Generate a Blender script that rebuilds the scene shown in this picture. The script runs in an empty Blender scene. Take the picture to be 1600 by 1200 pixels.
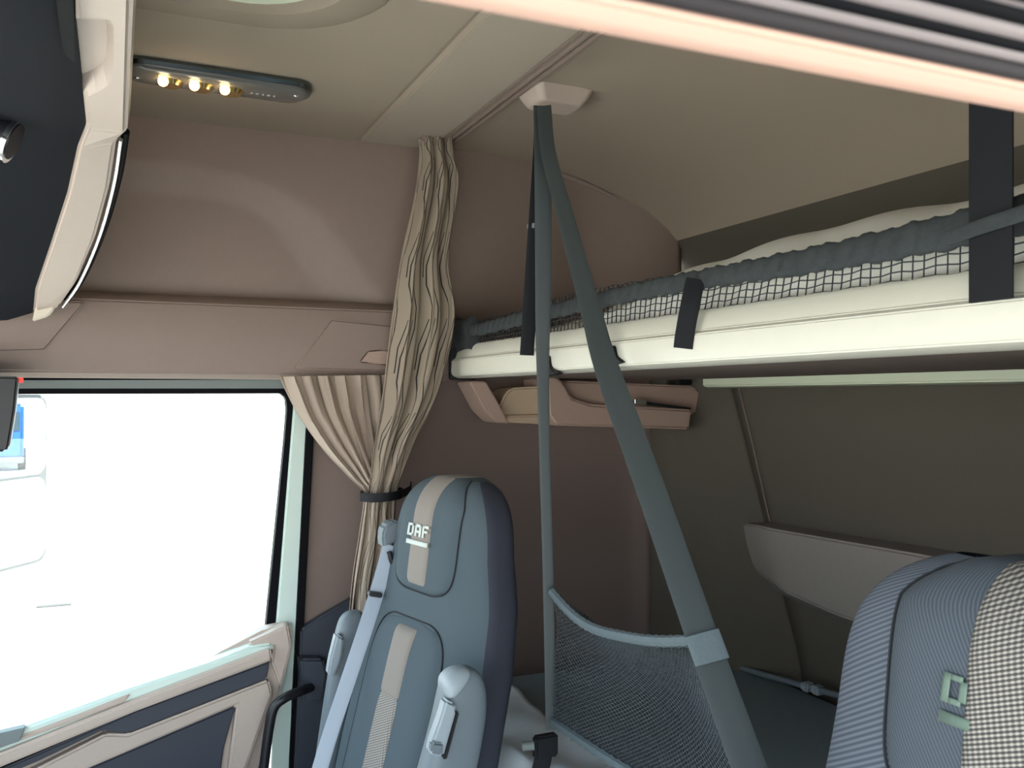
import bpy, bmesh, math, random
from mathutils import Vector, Matrix
random.seed(4)
C = bpy.context.scene.collection
PI = math.pi
# ------------------------------------------------------------------ camera
CZ = 1.45                      # eye height above the cab floor
F = 1400.0
TH = math.radians(23.9)
PITCH = math.atan(20 / F)
cam_d = bpy.data.cameras.new('camera'); cam = bpy.data.objects.new('camera', cam_d); C.objects.link(cam)
cam.location = (0, 0, CZ); cam.rotation_euler = (PI / 2 + PITCH, 0, -TH)
cam_d.sensor_width = 36; cam_d.lens = F / 1600 * 36; cam_d.clip_start = 0.01; cam_d.clip_end = 500
cam_d.dof.use_dof = True; cam_d.dof.focus_distance = 2.0; cam_d.dof.aperture_fstop = 16
bpy.context.scene.camera = cam
FW = Vector((math.sin(TH) * math.cos(PITCH), math.cos(TH) * math.cos(PITCH), math.sin(PITCH)))
RT = Vector((math.cos(TH), -math.sin(TH), 0)); UP = RT.cross(FW)
EYE = Vector((0, 0, CZ))
def ray(u, v): return FW + RT * ((u - 800) / F) + UP * ((600 - v) / F)
def onY(u, v, y): d = ray(u, v); return EYE + d * (y / d.y)
def onX(u, v, x): d = ray(u, v); return EYE + d * (x / d.x)
def onZ(u, v, z): d = ray(u, v); return EYE + d * ((z - CZ) / d.z)
def V(x, y, z): return Vector((x, y, z + CZ))          # z measured from eye height

# ------------------------------------------------------------------ materials
def lin(c): return tuple(((x / 255) / 12.92 if x / 255 < .04045 else ((x / 255 + .055) / 1.055) ** 2.4) for x in c)
MATS = {}
def mat(name, rgb, rough=.6, metal=0., noise=None, bump=None, spec=.5, emit=None, trans=0., coat=0.):
    m = bpy.data.materials.new(name); m.use_nodes = True; nt = m.node_tree; b = nt.nodes['Principled BSDF']
    c = lin(rgb)
    b.inputs['Base Color'].default_value = (*c, 1); b.inputs['Roughness'].default_value = rough
    b.inputs['Metallic'].default_value = metal; b.inputs['Specular IOR Level'].default_value = spec
    b.inputs['Coat Weight'].default_value = coat
    b.inputs['Transmission Weight'].default_value = trans
    if emit: b.inputs['Emission Color'].default_value = (*lin(emit[0]), 1); b.inputs['Emission Strength'].default_value = emit[1]
    if noise or bump:
        tc = nt.nodes.new('ShaderNodeTexCoord')
    if noise:
        n = nt.nodes.new('ShaderNodeTexNoise'); n.inputs['Scale'].default_value = noise[0]; n.inputs['Detail'].default_value = 4
        nt.links.new(tc.outputs['Object'], n.inputs['Vector'])
        mx = nt.nodes.new('ShaderNodeMix'); mx.data_type = 'RGBA'
        k = noise[1]
        mx.inputs['A'].default_value = (*[x * (1 - k) for x in c], 1); mx.inputs['B'].default_value = (*[min(1, x * (1 + k)) for x in c], 1)
        nt.links.new(n.outputs['Fac'], mx.inputs['Factor']); nt.links.new(mx.outputs['Result'], b.inputs['Base Color'])
    if bump:
        n2 = nt.nodes.new('ShaderNodeTexNoise'); n2.inputs['Scale'].default_value = bump[0]; n2.inputs['Detail'].default_value = 3
        nt.links.new(tc.outputs['Object'], n2.inputs['Vector'])
        bp = nt.nodes.new('ShaderNodeBump'); bp.inputs['Strength'].default_value = bump[1]; bp.inputs['Distance'].default_value = .002
        nt.links.new(n2.outputs['Fac'], bp.inputs['Height']); nt.links.new(bp.outputs['Normal'], b.inputs['Normal'])
    MATS[name] = m
    return m
def math_node(nt, op, a, b=None, c=None):
    n = nt.nodes.new('ShaderNodeMath'); n.operation = op
    for i, x in enumerate((a, b, c)):
        if x is None: continue
        if isinstance(x, (int, float)): n.inputs[i].default_value = x
        else: nt.links.new(x, n.inputs[i])
    return n.outputs[0]
def uv_mat(name, rgb_a, rgb_b, fn, rough=.8, spec=.3):
    """fn(nt,u,v) -> factor socket mixing a (0) and b (1); u, v in metres along the cloth"""
    m = bpy.data.materials.new(name); m.use_nodes = True; nt = m.node_tree; b = nt.nodes['Principled BSDF']
    uv = nt.nodes.new('ShaderNodeUVMap'); uv.uv_map = 'UVMap'
    sp = nt.nodes.new('ShaderNodeSeparateXYZ'); nt.links.new(uv.outputs[0], sp.inputs[0])
    f = fn(nt, sp.outputs[0], sp.outputs[1])
    mx = nt.nodes.new('ShaderNodeMix'); mx.data_type = 'RGBA'
    mx.inputs['A'].default_value = (*lin(rgb_a), 1); mx.inputs['B'].default_value = (*lin(rgb_b), 1)
    nt.links.new(f, mx.inputs['Factor']); nt.links.new(mx.outputs['Result'], b.inputs['Base Color'])
    b.inputs['Roughness'].default_value = rough; b.inputs['Specular IOR Level'].default_value = spec
    MATS[name] = m
    return m
def diag(period, ku, kv, soft=.5):
    def fn(nt, u, v):
        w = math_node(nt, 'ADD', math_node(nt, 'MULTIPLY', u, ku), math_node(nt, 'MULTIPLY', v, kv))
        s = math_node(nt, 'SINE', math_node(nt, 'MULTIPLY', w, 2 * PI / period))
        return math_node(nt, 'MULTIPLY_ADD', s, soft, .5)
    return fn
def weave(period):
    def fn(nt, u, v):
        a = math_node(nt, 'ADD', math_node(nt, 'MULTIPLY', u, .45), math_node(nt, 'MULTIPLY', v, .9))
        b = math_node(nt, 'SUBTRACT', math_node(nt, 'MULTIPLY', u, 1.0), math_node(nt, 'MULTIPLY', v, .15))
        s = math_node(nt, 'SINE', math_node(nt, 'MULTIPLY', a, 2 * PI / period))
        s2 = math_node(nt, 'SINE', math_node(nt, 'MULTIPLY', b, 2 * PI / (period * 1.3)))
        s2 = math_node(nt, 'MULTIPLY_ADD', s2, .35, .3)
        return math_node(nt, 'ADD', math_node(nt, 'MULTIPLY', s, .6), s2)
    return fn
def contour(nt, u, v):
    # thin dark zig-zag threads printed down the curtain cloth
    def zig(vv, amp):
        t = math_node(nt, 'PINGPONG', vv, .06)
        t = math_node(nt, 'MINIMUM', math_node(nt, 'MAXIMUM', t, .014), .046)
        return math_node(nt, 'MULTIPLY', t, amp)
    w = math_node(nt, 'MULTIPLY', math_node(nt, 'ADD', u, zig(v, .9)), 15.)
    l1 = math_node(nt, 'LESS_THAN', math_node(nt, 'FRACT', w), .10)
    w2 = math_node(nt, 'MULTIPLY', math_node(nt, 'ADD', u, zig(math_node(nt, 'ADD', v, .012), .9)), 15.)
    l2 = math_node(nt, 'LESS_THAN', math_node(nt, 'FRACT', math_node(nt, 'ADD', w2, .20)), .07)
    gate = math_node(nt, 'GREATER_THAN', math_node(nt, 'SINE', math_node(nt, 'MULTIPLY', v, 52.)), .0)
    return math_node(nt, 'MAXIMUM', l1, math_node(nt, 'MULTIPLY', l2, gate))

mat('taupe_trim', (138, 120, 110), .6, noise=(60, .05), bump=(700, .12))
mat('taupe_fabric', (128, 112, 104), .9, noise=(500, .10), bump=(900, .2), spec=.2)
mat('headliner', (161, 147, 131), .9, noise=(300, .05), bump=(900, .2), spec=.2)
mat('headliner_light', (168, 156, 141), .8, noise=(300, .04), bump=(900, .15), spec=.2)
mat('rear_panel', (92, 86, 76), .9, noise=(400, .08), bump=(900, .2), spec=.2)
mat('beige_plastic', (188, 171, 158), .5, noise=(90, .03))
mat('pink_trim', (196, 160, 144), .5)
mat('pale_beige_plastic', (214, 203, 184), .5, noise=(90, .03))
mat('rose_beige', (172, 146, 132), .55, noise=(90, .03))
mat('tan_plastic', (186, 164, 138), .55, noise=(90, .03))
mat('cream_rail', (213, 210, 195), .42, noise=(40, .02))
mat('pale_green_paint', (206, 222, 212), .35)
mat('grey_seal', (120, 128, 126), .6)
mat('navy_plastic', (22, 24, 30), .75, spec=.12, noise=(200, .08), bump=(900, .15))
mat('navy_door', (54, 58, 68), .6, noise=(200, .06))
mat('black_rubber', (16, 16, 19), .6, spec=.06)
mat('black_plastic', (20, 20, 24), .45)
mat('rubber_highlight', (128, 118, 118), .5)
mat('rubber_mid', (40, 36, 38), .6, spec=.25)
mat('chrome', (225, 228, 230), .12, metal=1.)
mat('gold', (236, 200, 130), .22, metal=1.)
mat('dark_chrome', (120, 128, 130), .25, metal=1.)
mat('black_webbing', (20, 21, 25), .7, spec=.25, noise=(900, .15))
mat('net_cord', (38, 42, 46), .7)
mat('soft_cord', (62, 70, 74), .7)
mat('grey_webbing', (58, 65, 66), .6, noise=(900, .12))
mat('net_hem', (92, 104, 108), .75, noise=(300, .15), bump=(200, .3))
mat('guard_band', (44, 49, 50), .8, noise=(120, .35), bump=(150, .5))
mat('belt_grey', (150, 160, 172), .45, noise=(600, .06))
mat('white_mattress', (214, 212, 202), .6, noise=(25, .06), bump=(30, .8))
mat('plastic_sheet', (228, 238, 244), .3, noise=(12, .08), bump=(14, 1.0))
mat('grey_beige', (140, 132, 124), .6, noise=(60, .05), bump=(700, .12))
mat('dark_mattress', (116, 128, 132), .9, noise=(60, .1), bump=(400, .3))
mat('seat_grey', (78, 89, 95), .85, noise=(700, .12), bump=(900, .2), spec=.2)
mat('seam_thread', (26, 28, 32), .8)
mat('stripe_plain', (134, 126, 118), .85, noise=(900, .08))
mat('seat_side', (58, 60, 70), .8, noise=(700, .1), spec=.2)
mat('arm_grey', (104, 114, 120), .5, noise=(200, .05))
mat('arm_light', (148, 158, 163), .45)
mat('logo_thread', (196, 204, 196), .7)
mat('logo_thread_green', (96, 114, 102), .7)
mat('smoke_lens', (104, 102, 99), .25, coat=.2)
mat('lamp_bulb', (255, 225, 160), .3, emit=((255, 214, 140), 14.))
mat('lamp_symbol', (190, 192, 190), .5)
mat('red_light', (220, 40, 30), .4, emit=((255, 60, 40), .8))
mat('skylight_panel', (216, 222, 196), .5)
mat('floor_mat', (48, 48, 52), .9, noise=(80, .2))
mat('concrete', (190, 188, 182), .95, noise=(1.5, .06))
mat('mirror_glass', (240, 244, 246), .0, metal=1.)
mat('mirror_shell', (92, 98, 100), .4)
mat('truck_blue', (30, 84, 190), .4)
mat('truck_glass', (40, 60, 70), .1)
mat('tyre', (30, 30, 32), .8)
mat('white_panel', (206, 206, 200), .5)
mat('dark_line', (34, 34, 34), .8)
uv_mat('seat_twill', (58, 65, 72), (82, 89, 97), diag(.0034, .87, -.5, .5))
uv_mat('seat_ribbed', (62, 68, 77), (98, 104, 114), diag(.0054, .57, .82, .5))
uv_mat('seat_stripe', (110, 105, 100), (166, 158, 148), weave(.0046))
uv_mat('seat_stripe_weave', (66, 64, 62), (168, 161, 151), weave(.0038))
uv_mat('curtain_print', (150, 136, 120), (40, 38, 38), contour, .75)
mat('curtain_lining', (166, 150, 136), .85, noise=(200, .06), bump=(500, .2))
# window pane: clear with a light reflection
gm = bpy.data.materials.new('window_glass'); gm.use_nodes = True; nt = gm.node_tree
for n in list(nt.nodes): nt.nodes.remove(n)
o_ = nt.nodes.new('ShaderNodeOutputMaterial'); mx_ = nt.nodes.new('ShaderNodeMixShader'); tr_ = nt.nodes.new('ShaderNodeBsdfTransparent'); gl_ = nt.nodes.new('ShaderNodeBsdfGlossy')
tr_.inputs[0].default_value = (.95, .98, .97, 1); gl_.inputs['Roughness'].default_value = .02; mx_.inputs[0].default_value = .06
nt.links.new(tr_.outputs[0], mx_.inputs[1]); nt.links.new(gl_.outputs[0], mx_.inputs[2]); nt.links.new(mx_.outputs[0], o_.inputs[0])
MATS['window_glass'] = gm

# ------------------------------------------------------------------ builders
def link(name, me, m, parent=None, smooth=None):
    o = bpy.data.objects.new(name, me); C.objects.link(o)
    me.materials.append(MATS[m] if isinstance(m, str) else m)
    if smooth is not None:
        me.polygons.foreach_set('use_smooth', [True] * len(me.polygons))
        me.set_sharp_from_angle(angle=math.radians(smooth))
    if parent:
        o.parent = parent
        M = parent.matrix_basis.copy()
        if parent.parent: M = parent.parent.matrix_basis @ parent.matrix_parent_inverse_saved if False else M
        o.matrix_parent_inverse = world_mat(parent).inverted()
    return o
def world_mat(o):
    if o.parent: return world_mat(o.parent) @ o.matrix_parent_inverse @ o.matrix_basis
    return o.matrix_basis.copy()
def bm_obj(name, bm, m, parent=None, smooth=35):
    bmesh.ops.recalc_face_normals(bm, faces=bm.faces[:])
    me = bpy.data.meshes.new(name); bm.to_mesh(me); bm.free()
    return link(name, me, m, parent, smooth)
def grid(name, fn, nu, nv, m, parent=None, thick=0, uvs=(1, 1), closed_u=False, caps=False, smooth=60, uvf=None):
    verts = []; faces = []; uvl = []
    for j in range(nv + 1):
        for i in range(nu + (0 if closed_u else 1)):
            verts.append(fn(i / nu, j / nv))
    W = nu if closed_u else nu + 1
    for j in range(nv):
        for i in range(nu):
            i2 = (i + 1) % W if closed_u else i + 1
            faces.append((j * W + i, j * W + i2, (j + 1) * W + i2, (j + 1) * W + i))
            q = [(i / nu, j / nv), ((i + 1) / nu, j / nv), ((i + 1) / nu, (j + 1) / nv), (i / nu, (j + 1) / nv)]
            if uvf: uvl += [uvf(a, b) for a, b in q]
            else: uvl += [(a * uvs[0], b * uvs[1]) for a, b in q]
    if caps and closed_u:
        faces.append(tuple(range(W))); uvl += [(0, 0)] * W
        faces.append(tuple(reversed(range(nv * W, nv * W + W)))); uvl += [(0, 0)] * W
    me = bpy.data.meshes.new(name); me.from_pydata([tuple(v) for v in verts], [], faces)
    l = me.uv_layers.new(name='UVMap')
    for k, t in enumerate(uvl): l.data[k].uv = t
    me.validate()
    if caps:
        bm = bmesh.new(); bm.from_mesh(me); bmesh.ops.recalc_face_normals(bm, faces=bm.faces[:]); bm.to_mesh(me); bm.free()
    o = link(name, me, m, parent, smooth)
    if thick:
        s = o.modifiers.new('thickness', 'SOLIDIFY'); s.thickness = thick; s.offset = 0
    return o
def prism_bm(pts, vec, bevel=0., seg=2, bm=None):
    """closed prism: polygon pts (3D, coplanar) swept by vec"""
    own = bm is None
    b = bmesh.new()
    a = [b.verts.new(p) for p in pts]; c = [b.verts.new(Vector(p) + vec) for p in pts]
    b.faces.new(a); b.faces.new(list(reversed(c)))
    n = len(pts)
    for i in range(n): b.faces.new((a[i], a[(i + 1) % n], c[(i + 1) % n], c[i]))
    bmesh.ops.recalc_face_normals(b, faces=b.faces[:])
    if bevel: bmesh.ops.bevel(b, geom=b.edges[:], offset=bevel, segments=seg, affect='EDGES', clamp_overlap=True)
    if own: return b
    tmp = bpy.data.meshes.new('t'); b.to_mesh(tmp); b.free(); bm.from_mesh(tmp); bpy.data.meshes.remove(tmp)
    return bm
def prism(name, pts, vec, m, parent=None, bevel=0., seg=2, smooth=35):
    return bm_obj(name, prism_bm(pts, Vector(vec), bevel, seg), m, parent, smooth)
def slabY(name, px, y, depth, m, parent=None, bevel=.003, seg=2):
    return prism(name, [onY(u, v, y) for u, v in px], (0, depth, 0), m, parent, bevel, seg)
def slabX(name, px, x, depth, m, parent=None, bevel=.003, seg=2):
    return prism(name, [onX(u, v, x) for u, v in px], (depth, 0, 0), m, parent, bevel, seg)
def box_pts(c, s):
    x, y, z = c; a, b, h = s[0] / 2, s[1] / 2, s[2] / 2
    return [Vector((x - a, y - b, z - h)), Vector((x + a, y - b, z - h)), Vector((x + a, y + b, z - h)), Vector((x - a, y + b, z - h))], Vector((0, 0, s[2]))
def box(name, c, s, m, parent=None, bevel=.003, seg=2):
    p, v = box_pts(c, s); return prism(name, p, v, m, parent, bevel, seg)
def smooth_path(pts, n=6):
    """catmull-rom through pts"""
    pts = [Vector(p) for p in pts]; out = []
    P = [pts[0] * 2 - pts[1]] + pts + [pts[-1] * 2 - pts[-2]]
    for i in range(1, len(P) - 2):
        for k in range(n):
            t = k / n; a, b, c, d = P[i - 1], P[i], P[i + 1], P[i + 2]
            out.append(.5 * ((2 * b) + (c - a) * t + (2 * a - 5 * b + 4 * c - d) * t * t + (3 * b - a - 3 * c + d) * t ** 3))
    out.append(pts[-1]); return out
def tube(name, pts, r, m, parent=None, n=10, bm=None):
    pts = [Vector(p) for p in pts]; own = bm is None; b = bm or bmesh.new()
    prev = None; rings = []
    t0 = (pts[1] - pts[0]).normalized(); ref = Vector((0, 0, 1)) if abs(t0.z) < .9 else Vector((1, 0, 0))
    nrm = t0.cross(ref).normalized()
    for i, p in enumerate(pts):
        t = (pts[min(i + 1, len(pts) - 1)] - pts[max(i - 1, 0)]).normalized()
        nrm = (nrm - t * nrm.dot(t)).normalized(); bn = t.cross(nrm)
        rr = r(i / (len(pts) - 1)) if callable(r) else r
        rings.append([b.verts.new(p + nrm * rr * math.cos(2 * PI * k / n) + bn * rr * math.sin(2 * PI * k / n)) for k in range(n)])
    for i in range(len(rings) - 1):
        for k in range(n): b.faces.new((rings[i][k], rings[i][(k + 1) % n], rings[i + 1][(k + 1) % n], rings[i + 1][k]))
    b.faces.new(rings[0]); b.faces.new(list(reversed(rings[-1])))
    if own: return bm_obj(name, b, m, parent, 40)
def ribbon(name, pts, wid, wdir, m, parent=None, thick=.0022, sub=6):
    """flat webbing along pts; wdir = width direction (vector or list)"""
    pp = smooth_path(pts, sub) if len(pts) > 2 else [Vector(pts[0]).lerp(Vector(pts[1]), k / sub) for k in range(sub + 1)]
    b = bmesh.new(); rings = []
    L = len(pp)
    for i, p in enumerate(pp):
        t = (pp[min(i + 1, L - 1)] - pp[max(i - 1, 0)]).normalized()
        f = i / (L - 1)
        wd = wdir(f) if callable(wdir) else Vector(wdir)
        wd = (wd - t * wd.dot(t)).normalized(); nn = t.cross(wd)
        w = wid(f) if callable(wid) else wid
        prof = [(-.5, -.5), (-.42, -.9), (-.2, -.75), (0, -.9), (.2, -.75), (.42, -.9), (.5, -.5), (.5, .5), (.42, .9), (.2, .75), (0, .9), (-.2, .75), (-.42, .9), (-.5, .5)]
        rings.append([b.verts.new(p + wd * w * a + nn * thick * c) for a, c in prof])
    n = len(rings[0])
    for i in range(L - 1):
        for k in range(n): b.faces.new((rings[i][k], rings[i][(k + 1) % n], rings[i + 1][(k + 1) % n], rings[i + 1][k]))
    b.faces.new(rings[0]); b.faces.new(list(reversed(rings[-1])))
    return bm_obj(name, b, m, parent, 50)
def empty(name, loc, label, cat, rz=0, group=None):
    o = bpy.data.objects.new(name, None); C.objects.link(o); o.location = loc; o.rotation_euler = (0, 0, rz)
    o.empty_display_size = .05
    o['label'] = label; o['category'] = cat
    if group: o['group'] = group
    return o
def tag(o, label, cat, group=None):
    o['label'] = label; o['category'] = cat
    if group: o['group'] = group
    return o
def struct(o, label=None):
    o['kind'] = 'structure'
    if label: o['label'] = label
    return o
def sstep(a, b, x):
    t = max(0., min(1., (x - a) / (b - a))); return t * t * (3 - 2 * t)
def interp(tab, x):
    if x <= tab[0][0]: return tab[0][1]
    for (a, p), (b, q) in zip(tab, tab[1:]):
        if x <= b:
            t = (x - a) / (b - a); t = t * t * (3 - 2 * t) if False else t
            return p + (q - p) * t
    return tab[-1][1]

# ================================================================== SETTING
YF = 2.40          # far side wall
YN = .20           # near side (open door)
XR = 1.70          # rear wall
# floor
struct(box('floor', (.4, 1.3, -.03), (2.7, 2.5, .06), 'floor_mat', bevel=.004))
# ceiling: roof profile swept across the cab
prof = [(-1.0, .66), (-.6, .685), (.590, .692), (.597, .700), (.604, .700), (.610, .690), (.8, .692), (.83, .696), (.84, .70), (.96, .70), (1.08, .694), (1.18, .678), (1.28, .652), (1.38, .610), (1.46, .560), (1.52, .502), (1.545, .470)]
bm = bmesh.new(); r0 = []; r1 = []; rt0 = []; rt1 = []
for x, z in prof:
    r0.append(bm.verts.new(V(x, YN - .02, z))); r1.append(bm.verts.new(V(x, 2.47, z)))
    rt0.append(bm.verts.new(V(x + .01, YN - .02, z + .05))); rt1.append(bm.verts.new(V(x + .01, 2.47, z + .05)))
for i in range(len(prof) - 1):
    bm.faces.new((r0[i], r0[i + 1], r1[i + 1], r1[i])); bm.faces.new((rt0[i + 1], rt0[i], rt1[i], rt1[i + 1]))
    bm.faces.new((r0[i], rt0[i], rt0[i + 1], r0[i + 1])); bm.faces.new((r1[i], r1[i + 1], rt1[i + 1], rt1[i]))
bm.faces.new((r0[0], r1[0], rt1[0], rt0[0])); bm.faces.new((r0[-1], rt0[-1], rt1[-1], r1[-1]))
ceil = struct(bm_obj('ceiling', bm, 'headliner', None, 30))
# light ceiling strip with a lip between headliner and curtain track
prism('ceiling_strip', [V(.612, YN, .688), V(.796, YN, .6885), V(.796, YN, .70), V(.612, YN, .70)], (0, 2.16, 0), 'headliner_light', ceil, .002)
for k, xx in enumerate((.805, .825, .845)):
    prism('curtain_track', [V(xx - .005, YN, .70), V(xx - .003, YN, .689 + .001 * k), V(xx + .003, YN, .689 + .001 * k), V(xx + .005, YN, .70)], (0, 2.13, 0), 'taupe_trim', ceil, .0015)

# far side wall, upper: relief height field
def wall_y(x, zz):
    # recess in front (left), gentle slope band, raised rear
    top = .425 if x < .22 else .425 - (x - .22) * .25
    # boundary: horizontal upper edge that turns down to the right
    d1 = (x - (.434 + (.40 - zz) * .73)) / 1.24        # right of slanting line
    d2 = (zz - .515) * 1.7
    d = max(d1, d2) if not (d1 > -.12 and d2 > -.12) else -.12 + math.hypot(max(d1 + .12, 0), max(d2 + .12, 0))
    tt = max(0., min(1., (d + .015) / .125)); tt = tt + .0 if True else tt
    y = 2.405 - .028 * (.75 * tt + .25 * tt * tt * (3 - 2 * tt))
    y -= .12 * sstep(1.25, 1.58, x)
    return y
def fw(a, b):
    x = -1.0 + a * 2.56; zz = .10 + b * .64
    return V(x, wall_y(x, zz), zz)
wall = struct(grid('wall_far', fw, 160, 60, 'taupe_trim', smooth=50)); wall.modifiers.new('t', 'SOLIDIFY').thickness = .03
# side wall behind the seat (lower)
def lower_wall(a, b):
    x = .44 + a * 1.10; z = -1.45 + b * 1.62
    return V(x, 2.405 - .02 * sstep(1.46, 1.54, x), z)
wl = struct(grid('wall_side', lower_wall, 40, 30, 'taupe_fabric')); wl.modifiers.new('t', 'SOLIDIFY').thickness = .03
# rear corner post + rear wall as one bent sheet
rp = [(1.535, 2.44), (1.53, 2.38), (1.545, 2.30), (1.60, 2.18), (1.66, 2.10), (1.70, 2.04)]
def slant(z): return .35 * (max(-.75, min(.1, z)) + .36)
def corner(a, b):
    k = a * (len(rp) - 1); i = min(int(k), len(rp) - 2); t = k - i
    x = rp[i][0] + (rp[i + 1][0] - rp[i][0]) * t; y = rp[i][1] + (rp[i + 1][1] - rp[i][1]) * t
    f = sstep(1.53, 1.70, x)
    z = -1.45 + b * 1.64
    return V(x - .05 * (b - .5) * f, y + slant(z) * sstep(2.34, 2.16, y), z)
cp = struct(grid('trim_7', corner, 40, 20, 'rear_panel', smooth=20)); cp.modifiers.new('t', 'SOLIDIFY').thickness = .03
def rear(a, b):
    z = -1.45 + b * 1.64; y1 = 2.04 + slant(z)
    return V(1.70 - .05 * (b - .5), y1 + (.19 - y1) * a, z)
wr = struct(grid('wall_rear', rear, 30, 20, 'rear_panel', smooth=20)); wr.modifiers.new('t', 'SOLIDIFY').thickness = .03
# seam welt on the rear panel
tube('seam', [onX(1143, 560, 1.676), onX(1175, 690, 1.684), onX(1203, 815, 1.69)], .0022, 'taupe_fabric', wr)
# rear wall above the upper bunk
prism('wall_rear_upper', [V(1.545, .2, .475), V(1.60, .2, .36), V(1.66, .2, .10), V(1.72, .2, .10), V(1.60, .2, .50)], (0, 2.24, 0), 'rear_panel', None, .004)
struct(bpy.data.objects['wall_rear_upper'])
bpy.data.objects['wall_rear_upper'].name = 'wall_back'
# moulded lip where the side panel meets the roof at the back
lip = smooth_path([V(1.06, 2.385, .690), V(1.20, 2.38, .668), V(1.32, 2.36, .630), V(1.44, 2.325, .560), V(1.535, 2.29, .465), V(1.548, 2.28, .40), V(1.535, 2.28, .30)], 8)
struct(tube('trim_1', lip, .008, 'taupe_trim'))

# header beam over the far door
hb = [(2.46, .045), (2.335, .045), (2.318, .058), (2.308, .10), (2.308, .19), (2.318, .228), (2.345, .248), (2.39, .256), (2.46, .256)]
hdr = struct(prism('trim_2', [V(-1.0, y, z) for y, z in hb], (1.86, 0, 0), 'taupe_trim', None, .004, 2))
slabY('raised_corner', [(517, 498), (640, 510), (640, 582), (458, 577)], 2.300, .02, 'taupe_trim', hdr, .006, 3)
slabY('pull_recess', [(575, 548), (600, 546), (640, 552), (640, 572), (590, 570), (562, 566)], 2.296, .01, 'rose_beige', hdr, .004, 3)
slabY('end_cover', [(-80, 470), (130, 470), (128, 480), (70, 548), (-80, 552)], 2.302, .02, 'taupe_trim', hdr, .005, 3)

# far door: frame with window, then the trim panel
win = struct(slabY('window_1', [(-420, 617), (448, 613), (449, 640), (415, 990), (300, 1050), (-420, 1330)], 2.432, .005, 'window_glass', None, 0))
def frame_strip(name, px, y, dep, m, parent, bev=.003): return slabY(name, px, y, dep, m, parent, bev)
frame_strip('top_seal', [(-420, 607), (462, 604), (462, 616), (440, 615), (-420, 617)], 2.415, .035, 'black_rubber', win)
frame_strip('guide_channel', [(-420, 582), (480, 580), (480, 607), (-420, 607)], 2.405, .04, 'grey_seal', win)
frame_strip('rear_seal', [(425, 612), (438, 614), (447, 622), (449, 640), (445, 690), (415, 990), (432, 990), (463, 640), (463, 608)], 2.41, .035, 'black_rubber', win)
frame_strip('header_seal', [(-420, 582), (480, 580), (480, 593), (-420, 595)], 2.398, .03, 'black_rubber', win)
door = struct(slabY('door_1', [(462, 600), (485, 600), (482, 690), (452, 1210), (448, 1320), (420, 1320), (431, 985)], 2.40, .04, 'pale_green_paint', None, .004))
struct(slabY('trim_3', [(483, 596), (494, 596), (490, 700), (470, 1080), (462, 1320), (449, 1320), (457, 1100), (478, 690)], 2.385, .03, 'black_rubber', None, .004))
# door trim panel
slabY('door_base', [(-420, 1330), (300, 1052), (340, 1022), (414, 984), (455, 975), (458, 1010), (405, 1210), (380, 1500), (-420, 1500)], 2.36, .055, 'beige_plastic', door, .008, 3)
slabY('window_sill', [(-420, 1310), (0, 1150), (200, 1077), (327, 1036), (392, 1010), (425, 1005), (428, 1018), (210, 1098), (0, 1183), (-420, 1345)], 2.325, .06, 'pale_green_paint', door, .006, 3)
slabY('sill_ridge', [(0, 1162), (120, 1118), (205, 1084), (195, 1098), (60, 1148), (-60, 1192), (-60, 1186)], 2.318, .02, 'beige_plastic', door, .004, 2)
slabY('switch_panel', [(-60, 1160), (40, 1137), (32, 1158), (-60, 1190)], 2.312, .03, 'grey_seal', door, .003, 2)
slabY('arm_lip', [(-420, 1340), (0, 1178), (207, 1096), (424, 1014), (426, 1032), (213, 1112), (0, 1200), (-420, 1368)], 2.305, .06, 'beige_plastic', door, .006, 3)
slabY('dark_inlay', [(-420, 1370), (0, 1203), (213, 1110), (422, 1033), (417, 1061), (200, 1146), (160, 1142), (60, 1190), (-420, 1390)], 2.325, .04, 'navy_door', door, .004, 2)
slabY('lower_rail', [(-420, 1420), (60, 1200), (165, 1147), (200, 1148), (420, 1062), (426, 1085), (385, 1200), (372, 1300), (345, 1300), (370, 1102), (160, 1192), (-420, 1440)], 2.33, .035, 'beige_plastic', door, .006, 3)
slabY('door_pocket', [(-420, 1440), (162, 1190), (369, 1102), (350, 1170), (330, 1320), (-420, 1500)], 2.345, .03, 'navy_door', door, .004, 2)
slabY('corner_block', [(388, 1005), (450, 976), (456, 1010), (440, 1075), (424, 1035), (427, 1012), (395, 1022)], 2.335, .05, 'beige_plastic', door, .006, 3)
# dark lower pillar panel by the seat; a soft shadow's edge is painted in
lp = struct(slabY('shadow_trim', [(470, 985), (500, 965), (560, 930), (640, 905), (700, 905), (700, 1320), (455, 1320), (468, 1040)], 2.37, .03, 'navy_door', None, .005))
slabY('pillar_block', [(470, 1030), (505, 1030), (512, 1050), (505, 1095), (475, 1100)], 2.33, .06, 'navy_door', lp, .006, 3)

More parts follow.
